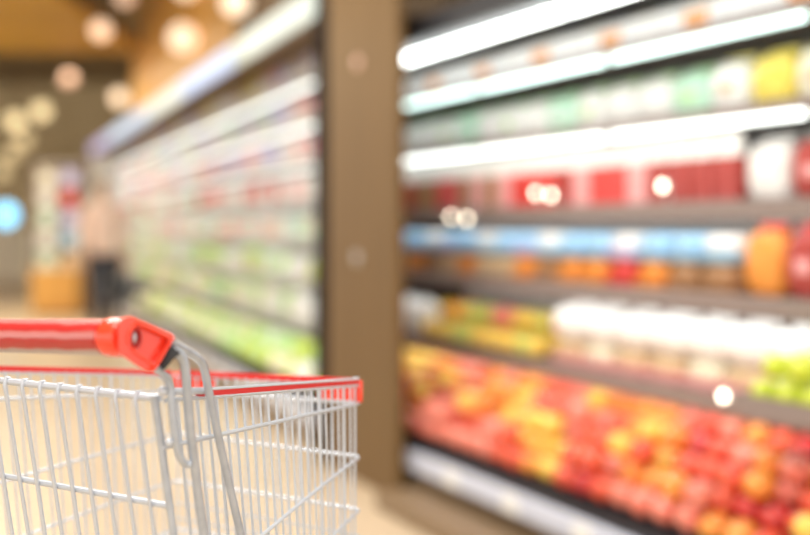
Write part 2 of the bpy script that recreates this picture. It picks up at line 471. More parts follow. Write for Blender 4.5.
# --- first shelf: white bags, yellow fruit, white trays, green apples
def rt(px, s=SF+.08): return max(RF.t_at(px, s), -.885)
z = RL[0]
bagA = proto_bag(.17, .12, .20)
for i, px in enumerate((400, 424)):
    put(bagA, RF, -.885+i*.185, SF+.10, z+.001, [G['white'], G['white'], G['cream']], 'white food bag, %s beside the pier on the lowest shelf' % nth(i+1), 'food bag', 'white bags on the lowest shelf')
mango = proto_fruit('mango', .048, 1.0)
t = -.885+.325; n = 0
while t < rt(572)-.17:
    for j in range(3):
        for lay in range(2 if j else 1):
            n += 1
            c = 'yellow' if lay == 0 or random.random() < .45 else random.choice(['orange', 'pink', 'green', 'green'])
            if lay == 0 and random.random() < .3: c = 'green'
            put(mango, RF, t+(.012 if lay else 0), SF+.06+j*.099, z+.049+lay*.096, [GF[c]], '%s round fruit, number %d from the pier on the lowest shelf' % (c, n), 'fruit', 'round fruit heaped on the lowest shelf', random.uniform(0, 6))
    t += .102
# fix wording: count words instead of digits
k = 0
for o in C.objects:
    if o.get('group') == 'round fruit heaped on the lowest shelf':
        k += 1; c = o['label'].split(' round')[0]
        o['label'] = '%s round fruit, %s of the heap counted from the pier' % (c, nth(k))
trayW = proto_tray(.20, .24, .10); bagW = proto_bag(.206, .24, .155)
i = 0; t = rt(572)
while t < rt(800):
    for lay in range(2):
        i += 1
        put((trayW, bagW)[lay], RF, t, SF+.15, z+.001+lay*.10, [G['pink'], G['tan'] if i % 3 else G['cream']] if lay == 0 else [G['white'], G['white'], G['white']],
            ('pinkish tray under a white bag, %s from the left on the lowest shelf' if lay == 0 else 'plump white bag on a pinkish tray, %s from the left on the lowest shelf') % nth((i+1)//2), ('food tray', 'food bag')[lay], ('trays', 'white bags')[lay]+' stacked on the lowest shelf')
    t += .208
gapple = proto_fruit('green_apple', .045)
n = 0
base = RF.t_at(800, SF+.1)
# green fruit basket hung in front of the first shelf at the right end
bk = empty('fruit_basket', RF.pt(RF.t_at(835, .33), .22, 0), RF.ang); tag(bk, 'shallow dark crate of green apples standing above the red fruit at far right', 'crate')
zb = RF.z_at(790, 408, .22)
bt = RF.t_at(812, .22)
MB().box(-.17, .35, -.11, .11, zb-.02-.0, zb).build('crate_floor', M['tray'], bk)
for y in (-.115, .105): MB().box(-.17, .35, y, y+.01, zb-.02, zb+.04).build('crate_side', M['shelf'], bk)
for x in (-.18, .35): MB().box(x, x+.01, -.115, .115, zb-.02, zb+.04).build('crate_end', M['shelf'], bk)
for x in (-.12, .3): MB().ribbon([(x, .113, zb+.02), (x, .118, RL[0]+.02), (x, .16, RL[0]+.02)], .02, .004, up=(1, 0, 0)).build('crate_hanger', M['shelf'], bk)
tb0 = RF.t_at(835, .33)
n = 0
for lay in range(2):
    for a in range(5 - lay):
        for b in range(2):
            n += 1
            put(gapple, RF, tb0-.11+lay*.048+a*.097, .22-.048+b*.096, zb+.042+lay*.082, [GF['lime']], 'green apple, %s of the green heap at far right' % nth(n), 'apple', 'green apples in the crate at far right', random.uniform(0, 6), .98)

# --- second shelf: orange cartons below pale blue packs, red bags at the right end
z = RL[1]
oc = proto_tray(.17, .24, .105); bl = proto_tray(.17, .24, .10)
i = 0; t = rt(395)
while t < rt(738):
    i += 1
    c = random.choice(['orange', 'tan', 'brown', 'orange', 'tan']) if i < 9 else random.choice(['orange', 'orange', 'red', 'brown'])
    put(oc, RF, t, SF+.14, z+.001, [G[c], G[c]], '%s food tray under a blue pack, %s from the pier on the second shelf' % (c, nth(i)), 'food tray', 'orange and tan trays on the second shelf')
    put(bl, RF, t, SF+.14, z+.110, [G['blue'] if i % 4 else G['lavender'], G['blue'] if i % 3 else G['white']], 'pale blue pack on a tray, %s from the pier on the second shelf' % nth(i), 'food pack', 'blue packs on the second shelf')
    t += .178
bagR = proto_bag(.17, .13, .24)
i = 0
while t < 2.9:
    i += 1; c = ('red', 'orange', 'dark red', 'red')[i % 4]
    put(bagR, RF, t+.01, SF+.12, z+.001, [G[c], G['red'], G['orange' if i % 2 else 'pink']], '%s food bag, %s of the red row at the right end of second shelf' % (c, nth(i)), 'food bag', 'red bags on the second shelf')
    t += .185

# --- third shelf: upright red meat packs with white header cards
z = RL[2]
mp = proto_upright(.115, .06, .245)
i = 0; t = rt(392)
while t < rt(752):
    i += 1; c = 'brown' if i in (1, 3, 4, 7, 9) else random.choice(['red', 'dark red', 'red', 'pink'])
    put(mp, RF, t, SF+.06, z+.001, [G[c], G['white']], '%s upright pack with white header, %s from the pier on the third shelf' % (c, nth(i)), 'meat pack', 'upright meat packs on the third shelf')
    t += .121
bagP = proto_bag(.19, .14, .215)
i = 0
while t < 2.9:
    i += 1; c = 'dark red' if i == 2 else 'white'
    put(bagP, RF, t+.04, SF+.12, z+.001, [G[c], G['white'], G['pink' if i > 1 else 'white']], '%s bag, %s of the bags right of the meat packs' % (c, nth(i)), 'food bag', 'bags at the right end of the third shelf')
    t += .20

# --- fourth shelf: pale green leafy bags, yellow and tan bags to the right
z = RL[3]
bagG = proto_bag(.20, .15, .19)
i = 0; t = rt(396)
while t < rt(700):
    i += 1; c = 'white' if i % 4 else 'mint'
    put(bagG, RF, t, SF+.16, z+.001, [G[c], G['pale green'], G['white'] if i % 3 else G['pale green']], '%s salad bag, %s from the pier on the fourth shelf' % (c, nth(i)), 'salad bag', 'salad bags on the fourth shelf')
    t += .208
bagY = proto_bag(.19, .15, .20)
i = 0
while t < 2.9:
    i += 1; c = ('tan', 'white', 'yellow', 'cream')[i % 4]
    put(bagY, RF, t, SF+.15, z+.001, [G[c], G['yellow'], G['tan' if i % 2 else 'yellow']], '%s food bag, %s of the bags right of the salad' % (c, nth(i)), 'food bag', 'yellow and tan bags on the fourth shelf')
    t += .20
# --- fifth shelf: white cartons with orange labels
z = RL[4]
ct = proto_carton(.16, .14, .142)
i = 0; t = rt(392)
while t < 2.3:
    i += 1
    put(ct, RF, t, SF+.14, z+.001, [G['white'], G['cream'] if i % 2 else G['white'], G['orange'] if i % 3 == 0 else G['white']], 'white gable-top carton, %s from the pier on the top shelf' % nth(i), 'carton', 'cartons on the top shelf')
    t += .168

# glowing beads added at the shelf rails, standing for lamp glints on the packs
M['glint'] = mat('glint_glow', (1.0, .86, .66), .4, emit=7)
pk_n = 0
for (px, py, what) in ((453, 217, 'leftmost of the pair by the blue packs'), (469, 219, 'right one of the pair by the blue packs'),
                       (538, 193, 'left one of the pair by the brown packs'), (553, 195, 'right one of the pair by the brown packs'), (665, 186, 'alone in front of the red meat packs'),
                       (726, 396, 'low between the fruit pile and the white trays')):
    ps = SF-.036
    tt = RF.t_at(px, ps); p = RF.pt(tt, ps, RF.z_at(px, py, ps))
    root = empty('glint_bead', p, RF.ang); tag(root, 'small glowing bead added as a glint, '+what, 'added glint', 'glint beads at the shelf rails')
    b = MB().lathe([(.010, -.012), (.017, -.008), (.019, .006), (.016, .010)], 14).build('glint_back', M['shelf_w'], root); b.rotation_euler.x = PI/2
    lz = MB().sphere((0, -.011, 0), .014, 14, (1, .5, 1)).build('lens', M['glint'], root)  # glowing front of the added glint
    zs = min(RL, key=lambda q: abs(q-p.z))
    MB().tube([(0, .010, 0), (0, .0165, (zs-p.z)*.5), (0, .0175, zs-p.z)], .003, 6).build('glint_stem', M['shelf_w'], root)

# --- goods in the left case
lp = [proto_bag(.26, .16, .19), proto_tray(.28, .24, .15), proto_carton(.22, .16, .19), proto_bag(.22, .16, .17)]
rows = [  # weights per shelf, lowest first
 ['pale green', 'lime', 'white', 'cream', 'mint'], ['mint', 'pale green', 'white', 'white', 'lime'], ['white', 'cream', 'white', 'pink', 'mint'],
 ['pink', 'white', 'red', 'white', 'mint'], ['white', 'pink', 'white', 'lavender'], ['white', 'lavender', 'pink', 'white', 'mint'], ['pink', 'yellow', 'white', 'lavender', 'tan']]
sn = ['lowest', 'second', 'third', 'fourth', 'fifth', 'sixth', 'top']
for j, z in enumerate(LL):
    t = -.19; i = 0
    while t > -12.1:
        i += 1
        pr = random.choice(lp)
        c = random.choice(rows[j]); c2 = random.choice(['white', c, 'white', random.choice(rows[j])])
        if j == 6 and i == 3: c = 'yellow'; c2 = 'red'
        if j == 6 and i == 2: c = 'red'; c2 = 'pink'
        kind = {'food_bag': 'bag', 'food_tray': 'tray', 'food_carton': 'carton'}[pr['root'].name.split('.')[0]]
        ms = [G[c], G[c2], G['white']] if kind != 'tray' else [G[c2], G[c]]
        put(pr, LF, t, LSF+.13, z+.001, ms, '%s food %s, %s from the pier on the %s shelf of the left case' % (c, kind, nth(i), sn[j]),
            'food '+kind, 'goods on the %s shelf of the left case' % sn[j])
        t -= .30 if t > -4 else .40
# leafy vegetables on the sloping tray
veg = proto_fruit('cabbage', .085, .85)
i = 0; t = -.15
sl = math.atan2(.48-.225, .555)
while t > -7.5:
    i += 1
    for j in range(2):
        dd = .10+j*.172; off = .0855
        c = random.choice(['pale green', 'lime', 'cream', 'white'])
        put(veg, LF, t, .045+dd*math.cos(sl)-off*math.sin(sl), .225+dd*math.sin(sl)+off*math.cos(sl), [G[c]], '%s cabbage, %s from the pier in the %s row of the left tray' % (c, nth(i), ('front', 'back')[j]),
            'cabbage', 'cabbages on the left sloping tray', random.uniform(0, 6), .97)
    t -= .178

# ------------------------------------------------------------------ lamps and far things
M['globe'] = mat('globe_glow', (1.0, .72, .50), .4, emit=.8)
M['globe_y'] = mat('globe_glow_yellow', (1.0, .80, .44), .4, emit=.8)
M['globe_w'] = mat('globe_glow_white', (1.0, .80, .58), .4, emit=.7)
def pendant(px, py, Y, r, m_, ztop, what):
    p = P(px, py, Y); root = empty('globe_lamp', p); tag(root, what, 'lamp', 'globe lamps hanging from the ceiling')
    MB().sphere((0, 0, 0), r, 20).build('globe', m_, root)
    MB().lathe([(r*.3, r*.9), (r*.34, r*.95), (r*.30, r*1.25), (r*.1, r*1.4)], 12).build('lamp_cap', M['black'], root)
    MB().tube([(0, 0, r*1.35), (0, 0, ztop-p.z)], .008, 6).build('cord', M['black'], root)
pendant(101, 30, 12.5, .105, M['globe'], 4.6, 'bright round pendant lamp high against the dark ceiling')
pendant(69, 79, 16.5, .10, mat('globe_dim', (.80, .52, .40), .4, emit=.3), 4.6, 'dim round pendant lamp below the golden raft')
pendant(125, -4, 11.5, .10, mat('globe_dim_warm', (.80, .55, .40), .4, emit=.5), 4.6, 'round pendant lamp cut by the top edge of the photo')
pendant(41, 111, 20, .155, M['globe_y'], 4.6, 'upper right lamp of the yellowish cluster at far left')
pendant(15, 121, 20.5, .16, M['globe_y'], 4.6, 'upper left lamp of the yellowish cluster at far left')
pendant(24, 140, 22, .15, mat('globe_dim_yellow', (.9, .70, .38), .4, emit=.5), 4.6, 'middle lamp of the yellowish cluster at far left')
pendant(12, 154, 23, .15, bpy.data.materials['globe_dim_yellow'], 4.6, 'lower lamp of the yellowish cluster at far left')
pendant(2, 172, 24, .15, bpy.data.materials['globe_dim_yellow'], 4.6, 'lowest lamp of the yellowish cluster at the left edge')
def wall_lamp(px, py, what, r=.12):
    s = .30; t = LF.t_at(px, s); p = LF.pt(t, s, LF.z_at(px, py, s))
    root = empty('wall_globe', p, LF.ang); tag(root, what, 'lamp', 'glowing globes on the orange wall')
    MB().sphere((0, 0, 0), r, 20).build('globe', M['globe_w'], root)
    MB().tube([(0, r*.8, 0), (0, .15, 0)], .02, 8).build('wall_bracket', M['black'], root)
wall_lamp(183, 38, 'glowing globe on the orange wall, middle one', .15)
wall_lamp(236, 2, 'glowing globe on the orange wall, nearest one', .12)
wall_lamp(186, -14, 'glowing globe on the orange wall, upper one', .13)
wall_lamp(120, 98, 'glowing pinkish globe low over the far canopy', .12)

# promotional stand at far left: orange wooden counter with a tall stack of packs
def stand():
    Y = 15.5
    x0, x1 = (38-CX)/F*Y, (84-CX)/F*Y
    root = empty('display_counter', ((x0+x1)/2, Y, 0)); tag(root, 'orange wooden counter at the far left of the aisle behind the handle', 'counter')
    hw = (x1-x0)/2
    zt = H-(268-HOR)/F*Y
    m_ = mat('counter_orange_wood', (.66, .36, .09), .5, noise=((.56, .28, .06), 2))
    MB().box(-hw, hw, -.3, .3, .06, zt-.04).build('counter_body', m_, root, bevel=.01)
    MB().box(-hw+.03, hw-.03, -.27, .27, 0, .06).build('plinth', M['kick'], root)
    MB().box(-hw-.02, hw+.02, -.32, .32, zt-.04, zt).build('counter_top', m_, root, bevel=.008)
    return (x0+x1)/2, Y, zt, hw
sx, sy, sz, shw = stand()
rk = empty('goods_rack', (sx, sy, sz)); tag(rk, 'slim upright rack standing on the orange counter at far left', 'rack')
rt_h = 1.45
for x in (-shw, -.02, shw-.04): MB().box(x, x+.04, -.18, .18, 0, rt_h).build('upright', M['shelf'], rk)
for k in range(6): MB().box(-shw+.04, shw-.04, -.18, .18, k*.28, k*.28+.02).build('rack_shelf', M['shelf_w'], rk)
MB().box(-shw, shw, .18, .2, 0, rt_h).build('rack_back', M['shelf'], rk)
far = proto_carton(.21, .2, .22)
FRF = Frame((sx, sy), (1, 0))
for k in range(5):
    for side in (0, 1):
        c = ('mint', 'white', 'mint', 'white', 'cream')[k] if side == 0 else ('tan', 'blue', 'lavender', 'red', 'lavender')[k]
        put(far, FRF, -shw/2 if side == 0 else shw/2-.01, -.04, sz+k*.28+.021, [G[c], G[c], G['white' if side == 0 else c]],
            '%s carton, %s shelf from bottom on the %s of the far rack' % (c, nth(k+1), ('left', 'right')[side]), 'carton', 'cartons on the far rack')
# round blue lit sign
p = P(6, 215, 17)
root = empty('round_sign', p); tag(root, 'round blue glowing sign at the left edge', 'sign')
s_ = MB().lathe([(.16, -.03), (.17, -.02), (.17, .02), (.16, .03)], 24).build('sign_face', mat('sign_blue', (.20, .62, 1.0), .4, emit=1.3), root); s_.rotation_euler.x = PI/2
MB().tube([(0, .0, -.165), (0, 0, -p.z)], .025, 8).build('sign_post', M['shelf'], root)
MB().lathe([(.16, 0), (.16, .02), (.04, .04)], 18, (0, 0, -p.z)).build('sign_foot', M['shelf'], root)

# ------------------------------------------------------------------ the shopper far down the aisle
def skin_obj(name, verts, edges, m_, parent, sub=2):
    me = bpy.data.meshes.new(name); me.from_pydata([v[:3] for v in verts], edges, [])
    me.materials.append(m_)
    o = bpy.data.objects.new(name, me); C.objects.link(o); o.parent = parent
    sk = o.modifiers.new('skin', 'SKIN'); sk.use_smooth_shade = True
    for i, v in enumerate(verts):
        r = v[3]; d = me.skin_vertices[0].data[i]
        d.radius = r if isinstance(r, tuple) else (r, r); d.use_root = (i == 0)
    ss = o.modifiers.new('subsurf', 'SUBSURF'); ss.levels = sub; ss.render_levels = sub
    return o
def shopper():
    Y = 12.2; X = (104-CX)/F*Y
    root = empty('person', (X, Y, 0), math.radians(200)); tag(root, 'person in pale pink top and dark trousers walking by the left case', 'person')
    skin = mat('skin_tone', (.62, .40, .28), .5); top = mat('pale_pink_cloth', (.86, .66, .58), .8, bump=.2)
    dk = mat('dark_cloth', (.03, .032, .05), .8); hair = mat('dark_hair', (.06, .035, .02), .5)
    V = [(0, 0, .93, .115), (0, .01, 1.10, (.13, .10)), (0, .01, 1.30, (.15, .105)), (0, 0, 1.43, (.10, .075)), (0, 0, 1.49, .05), (0, .015, 1.56, (.07, .085)), (0, .02, 1.64, (.072, .09)), (0, .01, 1.70, .05)]
    E = [(i, i+1) for i in range(7)]
    def add(p, e):
        V.append(p); E.append((e, len(V)-1)); return len(V)-1
    for s in (-1, 1):
        sh = add((s*.17, 0, 1.39, .052), 3); el = add((s*.225, -.01, 1.11, .040), sh); wr = add((s*.22, .11, .89, .028), el); hd_ = add((s*.215, .15, .82, .034), wr)
        for q, fl in enumerate((.075, .085, .08, .065)):
            k1 = add((s*.215+(q-1.5)*.016, .165, .79, .009), hd_); k2 = add((s*.215+(q-1.5)*.017, .165, .79-fl*.6, .008), k1)
        add((s*.19, .185, .80, .010), hd_)
        hp = add((s*.095, 0, .86, .092), 0); kn = add((s*.10, s*.10+.03, .49, .062), hp); an = add((s*.10, s*.18-.06, .09, .042), kn); add((s*.10, s*.18+.06, .045, .038), an)
    skin_obj('body', V, E, skin, root)
    tv = [(0, 0, .84, (.165, .135)), (0, .01, 1.10, (.155, .125)), (0, .01, 1.30, (.17, .125)), (0, 0, 1.47, (.115, .095))]; te = [(0,1), (1,2), (2,3)]
    for s in (-1, 1):
        tv.append((s*.17, 0, 1.39, .070)); te.append((3, len(tv)-1)); tv.append((s*.225, -.01, 1.12, .055)); te.append((len(tv)-2, len(tv)-1))
        tv.append((s*.222, .08, .95, .045)); te.append((len(tv)-2, len(tv)-1))
    skin_obj('pink_top', tv, te, top, root)
    bv = [(0, 0, .90, (.14, .115))]; be = []
    for s in (-1, 1):
        a = len(bv); bv += [(s*.095, 0, .84, .108), (s*.10, s*.10+.03, .49, .078), (s*.10, s*.18-.06, .12, .060)]; be += [(0, a), (a, a+1), (a+1, a+2)]
    skin_obj('trousers', bv, be, dk, root)
    hv = [(0, -.005, 1.745, .085), (0, -.035, 1.68, .105), (0, -.06, 1.58, .085), (0, -.065, 1.48, .06)]
    skin_obj('hair', hv, [(0,1), (1,2)], hair, root)
    for s in (-1, 1):
        MB().sphere((s*.10, s*.18+.03, .045), .05, 14, (.9, 2.2, .9)).build('shoe', mat('dark_shoe', (.03, .03, .03), .5) if s < 0 else bpy.data.materials['dark_shoe'], root)
        MB().sphere((s*.03, .105, 1.63), .011, 10).build('eye', dk, root)
    MB().sphere((0, .115, 1.60), .016, 10, (.8, 1, 1.3)).build('nose', skin, root)
    MB().sphere((0, .10, 1.565), .02, 10, (1.1, .5, .4)).build('mouth', G['pink'], root)
shopper()

# ------------------------------------------------------------------ the shopping cart
RR = Vector((-.224, 1.05, 0)); fv = Vector((.54, .842, 0)).normalized(); lu = Vector((-.842, .54, 0)).normalized()
WID, LEN, TAP = .46, .417, .069
cart = empty('shopping_cart', (RR.x+fv.x*.2+lu.x*.23, RR.y+fv.y*.2+lu.y*.23, 0), 0)
tag(cart, 'wire shopping cart with red handle and red basket rim in the foreground', 'shopping cart')
CO = Vector(cart.location)
def K(a, b, zr): # cart point; zr is height relative to the eye
    p = RR+fv*a+lu*b; return Vector((p.x, p.y, H+zr))-CO
def W(p): return Vector(p)-CO
def smooth(pts, n=6):
    pts = [Vector(p) for p in pts]; out = []
    for i in range(len(pts)-1):
        p0 = pts[max(i-1, 0)]; p1 = pts[i]; p2 = pts[i+1]; p3 = pts[min(i+2, len(pts)-1)]
        for k in range(n):
            t = k/n
            out.append(.5*((2*p1)+(p2-p0)*t+(2*p0-5*p1+4*p2-p3)*t*t+(-p0+3*p1-3*p2+p3)*t**3))
    out.append(pts[-1]); return out
LEAN = .15
ZT = -.160
def rear_a(z): return (ZT-z)*LEAN
# levels: z at rear right, front right, front left, rear left
LV = {'rim': (-.161, -.2005, -.212, -.1635), 'r1': (-.2045, -.2237, -.234, -.2045), 'r2': (-.355, -.2924, -.295, -.335), 'r3': (-.44, -.36, -.362, -.42), 'bot': (-.50, -.427, -.43, -.50)}
def side_pt(side, lv, s):     # s 0 rear .. 1 front ; side 'R' or 'L'
    z = LV[lv]; zr, zf = (z[0], z[1]) if side == 'R' else (z[3], z[2])
    zz = zr+(zf-zr)*s
    if lv in ('r2', 'r3'): zz = zr+(zf-zr)*(1-(1-s)**1.15)
    a = rear_a(zr)*(1-s)+LEN*s; b = TAP*s
    if side == 'L': b = WID-b
    return a, b, zz
def front_pt(lv, q):          # q 0 right .. 1 left
    z = LV[lv]; return LEN, TAP+(WID-2*TAP)*q, z[1]+(z[2]-z[1])*q
def hoop(lv, dz=0, cr=.010, parts='RFL', outs=0):
    def O(p): return K(p[0], p[1], p[2]+dz)
    pts = []
    sR = [O(side_pt('R', lv, s)) for s in [i/8 for i in range(8)]+[1-cr/LEN]]
    c0 = O(front_pt(lv, 0)); c1 = O(front_pt(lv, 1))
    fq = cr/(WID-2*TAP)
    sF = [O(front_pt(lv, fq+(1-2*fq)*i/8)) for i in range(9)]
    sL = [O(side_pt('L', lv, 1-s)) for s in [cr/LEN]+[i/8 for i in range(1, 9)]]
    def corner(p, c, q): return [(p*(1-t)**2+c*2*t*(1-t)+q*t*t) for t in (.25, .5, .75)]
    return sR, corner(sR[-1], c0, sF[0]), sF, corner(sF[-1], c1, sL[0]), sL
# --- basket
bas = empty('basket'); bas.parent = cart
def hoop_all(lv, dz=0):
    a, b, c, d, e = hoop(lv, dz); return a+b+c+d+e
top = hoop_all('rim'); top2 = hoop_all('rim', .0075)
ex = K(-.012, -.001, LV['r1'][0])
MB().tube(top, .0023, 8).build('rim_wire', M['zinc'], bas)
a_, b_, c_, d_, e_ = hoop('rim', .0075)
MB().tube(a_+b_+c_[:1], .0021, 8).build('rim_wire', M['zinc'], bas)
for lv in ('r1', 'r2', 'r3', 'bot'):
    pp = hoop_all(lv)
    pp = [K(-.010+rear_a(LV[lv][0]), 0, LV[lv][0])]+pp+[K(-.010+rear_a(LV[lv][3]), WID, LV[lv][3])]
    MB().tube(pp, .0024 if lv == 'r1' else .0022, 8).build('basket_rod', M['zinc'], bas)
f4 = MB()
for dz in (-.033, -.055):
    f4.tube([K(LEN-.002, TAP+(WID-2*TAP)*q, LV['r3'][1]+dz) for q in (0, .5, 1)], .0014, 6)
f4.build('front_cross_wire', M['zinc'], bas)
# side wires
for side in 'RL':
    b = MB(); n = 23
    for i in range(n):
        s = .05+.93*i/n
        t0_ = side_pt(side, 'rim', s); t1_ = side_pt(side, 'bot', s)
        rr = [.0017, .0011] if i not in (14, 17) else .0020
        off = -.0026 if side == 'L' else .0026
        b.tube([K(t0_[0], t0_[1]+off, t0_[2]+.002), K(t1_[0], t1_[1]+off, t1_[2])], rr if not isinstance(rr, list) else rr[0]+(rr[1]-rr[0])*s, 6)
    b.build('side_wires', M['zinc'], bas)
b = MB()
for i in range(18):
    q = .02+.96*i/17
    t0_ = front_pt('rim', q); t1_ = front_pt('bot', q)
    b.tube([K(t0_[0]-.003, t0_[1], t0_[2]+.002), K(t1_[0]-.003, t1_[1], t1_[2])], .0014, 6)
b.build('front_wires', M['zinc'], bas)
b = MB()
for i in range(19):
    q = (i+.5)/19
    f_ = front_pt('bot', q); 
    b.tube([K(rear_a(-.5), WID*q, -.50), K(*f_)], .0014, 6)
for i in range(1, 8):
    s = i/8; r_, l_ = side_pt('R', 'bot', s), side_pt('L', 'bot', s)
    b.tube([K(r_[0], r_[1], r_[2]-.003), K(l_[0], l_[1], l_[2]-.003)], .0020, 6)
b.build('floor_wires', M['zinc'], bas)
# red rim strips between the two rim wires
a, c1, c, d1, e = hoop('rim', .0038)
MB().ribbon(a[1:]+c1[:1], .0056, .0036).build('rim_strip', M['redstrip'], bas)
MB().ribbon([p+Vector((0, 0, .0010)) for p in e], .0068, .0040).build('rim_strip', M['redstrip'], bas)
MB().ribbon([p+Vector((0, 0, .0005)) for p in c], .0080, .0050).build('rim_strip', M['redstrip'], bas)
# red corner bumpers at the front
def corner_bumper(which):
    a, c1, c, d1, e = hoop('rim', -.0085)
    if which == 'R':
        path = a[-1:]+c1+[c[0]]+[c[0].lerp(c[2], t) for t in (.4, .8)]
    else:
        path = [c[-1].lerp(c[-3], t) for t in (.8, .4)]+[c[-1]]+d1+e[:1]
    cc = (c[0]+c[-1])*.5; outp = []
    for p in path:
        outp.append(p+fv*.004)
    MB().ribbon(outp, .028, .008).build('corner_bumper', M['red'], bas, bevel=.002)
corner_bumper('R'); corner_bumper('L')
# --- rear gate, hinged at its top rod and leaning into the basket
gate = empty('rear_gate'); gate.parent = cart
GZ0 = -.1585
def Gp(b, dz): return K(-.006+dz*.185, b, GZ0-dz)
MB().tube([Gp(.0005, 0), Gp(WID-.002, 0)], .0036, 10).build('gate_top_rod', M['zinc'], gate)
MB().tube([Gp(.004, .105), Gp(WID-.006, .105)], .0031, 10).build('gate_rod', M['zinc'], gate)
MB().tube([Gp(.012, .31), Gp(WID-.012, .31)], .0031, 10).build('gate_rod', M['zinc'], gate)
for b_ in (.003, WID-.003):
    MB().tube([Gp(b_, -.004)-fv*.004, Gp(b_, .32)-fv*.004], .0038, 10).build('gate_post', M['zinc_t'], gate)
b = MB(); n = 16
for i in range(n):
    bb = .028+(WID-.056)*i/(n-1)
    top_ = [Gp(bb, -.003)+fv*.002, Gp(bb, -.0042)-fv*.002, Gp(bb, .004)-fv*.0052, Gp(bb, .010)-fv*.0050]
    b.tube(top_+[Gp(bb, .315)-fv*.0050], .0022, 7)
b.build('gate_wires', M['zinc'], gate)
# white balls: ends of side rods
for (px, py, Y, r) in ((162.5, 391, 1.030, .0046), (169, 442, 1.038, .0040)):
    MB().sphere(W(P(px, py, Y)), r, 12).build('rod_end', M['zinc'], gate)
# --- handle
h0 = P(110, 337.2, 1.0)
def hl(mm):      # along the handle, mm from h0 to the left
    return W(h0+lu*mm+Vector((0, 0, -.041*mm)))
hand = empty('push_handle'); hand.parent = cart
HE = .459
ax = (hl(HE)-hl(0)).normalized(); zz_ = Vector((0, 0, 1)); yy_ = zz_.cross(ax).normalized(); zz_ = ax.cross(yy_)
GM = Matrix((ax, yy_, zz_)).transposed().to_4x4(); GM.translation = hl(0)
def on_axis(o): o.matrix_local = GM; return o
on_axis(MB().tube([(.004, 0, 0), (HE-.008, 0, 0)], .0159, 32).build('handle_grip', M['insert'], hand))
on_axis(MB().tube([(.003, 0, 0), (HE-.007, 0, 0)], .0163, 40, caps=False).build('clear_sleeve', M['clear'], hand))

def mir(p):      # mirror a cart-local point across the middle of the cart
    q = Vector(p)+CO; d = (q-RR).dot(lu); q = q+lu*(WID-2*d); q.z += -.012; return q-CO
def both(fn, name, m_, parent, mirror=True, **kw):
    o = fn().build(name, m_, parent, **kw)
    if mirror:
        mb = fn(); mb.v = [tuple(mir(v)) for v in mb.v]; mb.build(name, m_, parent, **kw)
    return o
def collar():
    return MB().tube([hl(.002), hl(.0005), hl(-.001), hl(-.006), hl(-.014), hl(-.020)], [.0155, .0170, .0174, .0174, .0174, .0155], 28)
both(collar, 'handle_collar', M['red'], hand)
def depth(px): return .968+(px-118)/56*.046
OUT = [(117.5, 324), (119, 320), (123, 317), (131, 316), (136, 318), (172.5, 333.5), (174.5, 336.5), (173.5, 340), (155, 369), (151, 372.5), (146, 372), (139, 367.5), (121, 355), (117.5, 351)]
INN = [(130, 338), (131, 331), (135, 326), (140, 325), (166.5, 338), (168.5, 340), (167.5, 343.5), (154.5, 363.5), (152.5, 365), (149, 364), (137, 353), (131, 347.5)]
def cap():
    mb = MB(); view = Vector((-.25, 1, -.11)).normalized()
    def ring(pts, d, k=1.0, cen=(146, 344)):
        o = len(mb.v)
        for x, y in pts:
            xx = cen[0]+(x-cen[0])*k; yy = cen[1]+(y-cen[1])*k
            mb.v.append(tuple(W(P(xx, yy, depth(xx))+view*d)))
        return o
    n = len(OUT); 
    r0 = ring(OUT, .030, .97); r1 = ring(OUT, .004); r1b = ring(OUT, .0010, .985); r2 = ring(OUT, 0, .955)
    for a_, b_ in ((r0, r1), (r1, r1b), (r1b, r2)):
        for i in range(n):
            j = (i+1) % n; mb.face((a_+i, a_+j, b_+j, b_+i))
    mb.face([r0+i for i in range(n)][::-1])
    # inner recess ring has its own count: resample outline to match
    m_ = len(INN); ri = ring(INN, 0.0); ri2 = ring(INN, .007, .93)
    for i in range(m_):
        j = (i+1) % m_; mb.face((ri+i, ri+j, ri2+j, ri2+i))
    mb.face([ri2+i for i in range(m_)])
    # bridge the rim of the outline and the recess by angle order
    import bisect
    def ang(pts): return [math.atan2(y-344, x-146) for x, y in pts]
    i = j = 0; A = list(range(n)); B = list(range(m_))
    aA, aB = ang(OUT), ang(INN)
    sA = sorted(A, key=lambda q: aA[q]); sB = sorted(B, key=lambda q: aB[q])
    i = j = 0
    while i < n or j < m_:
        va, vb = r2+sA[i % n], ri+sB[j % m_]
        na = aA[sA[(i+1) % n]]+(2*PI if i+1 >= n else 0); nb = aB[sB[(j+1) % m_]]+(2*PI if j+1 >= m_ else 0)
        if j >= m_ or (i < n and na <= nb):
            mb.face((va, r2+sA[(i+1) % n], vb)); i += 1
        else:
            mb.face((va, ri+sB[(j+1) % m_], vb)); j += 1
    return mb
capo = both(cap, 'handle_end_cap', M['red'], hand)
def ridge():     # raised lips along the recess
    mb = MB(); v = Vector((-.25, 1, -.11)).normalized()*-.0006
    q = lambda pts: [W(P(x, y, depth(x))+v) for x, y in pts]
    mb.tube(smooth(q([(128.5, 345), (128.5, 336), (131, 329), (136, 323.5), (141, 324), (155, 330.5), (169, 337.5)]), 5), .0017, 8)
    mb.tube(smooth(q([(132, 348), (136, 352.5), (146, 359.5), (153, 365)]), 5), .0017, 8)
    mb.tube(smooth(q([(174, 337), (166, 350), (155.5, 367.5), (151, 371)]), 5), .0012, 8)
    return mb
both(ridge, 'cap_ridge', M['red'], hand)
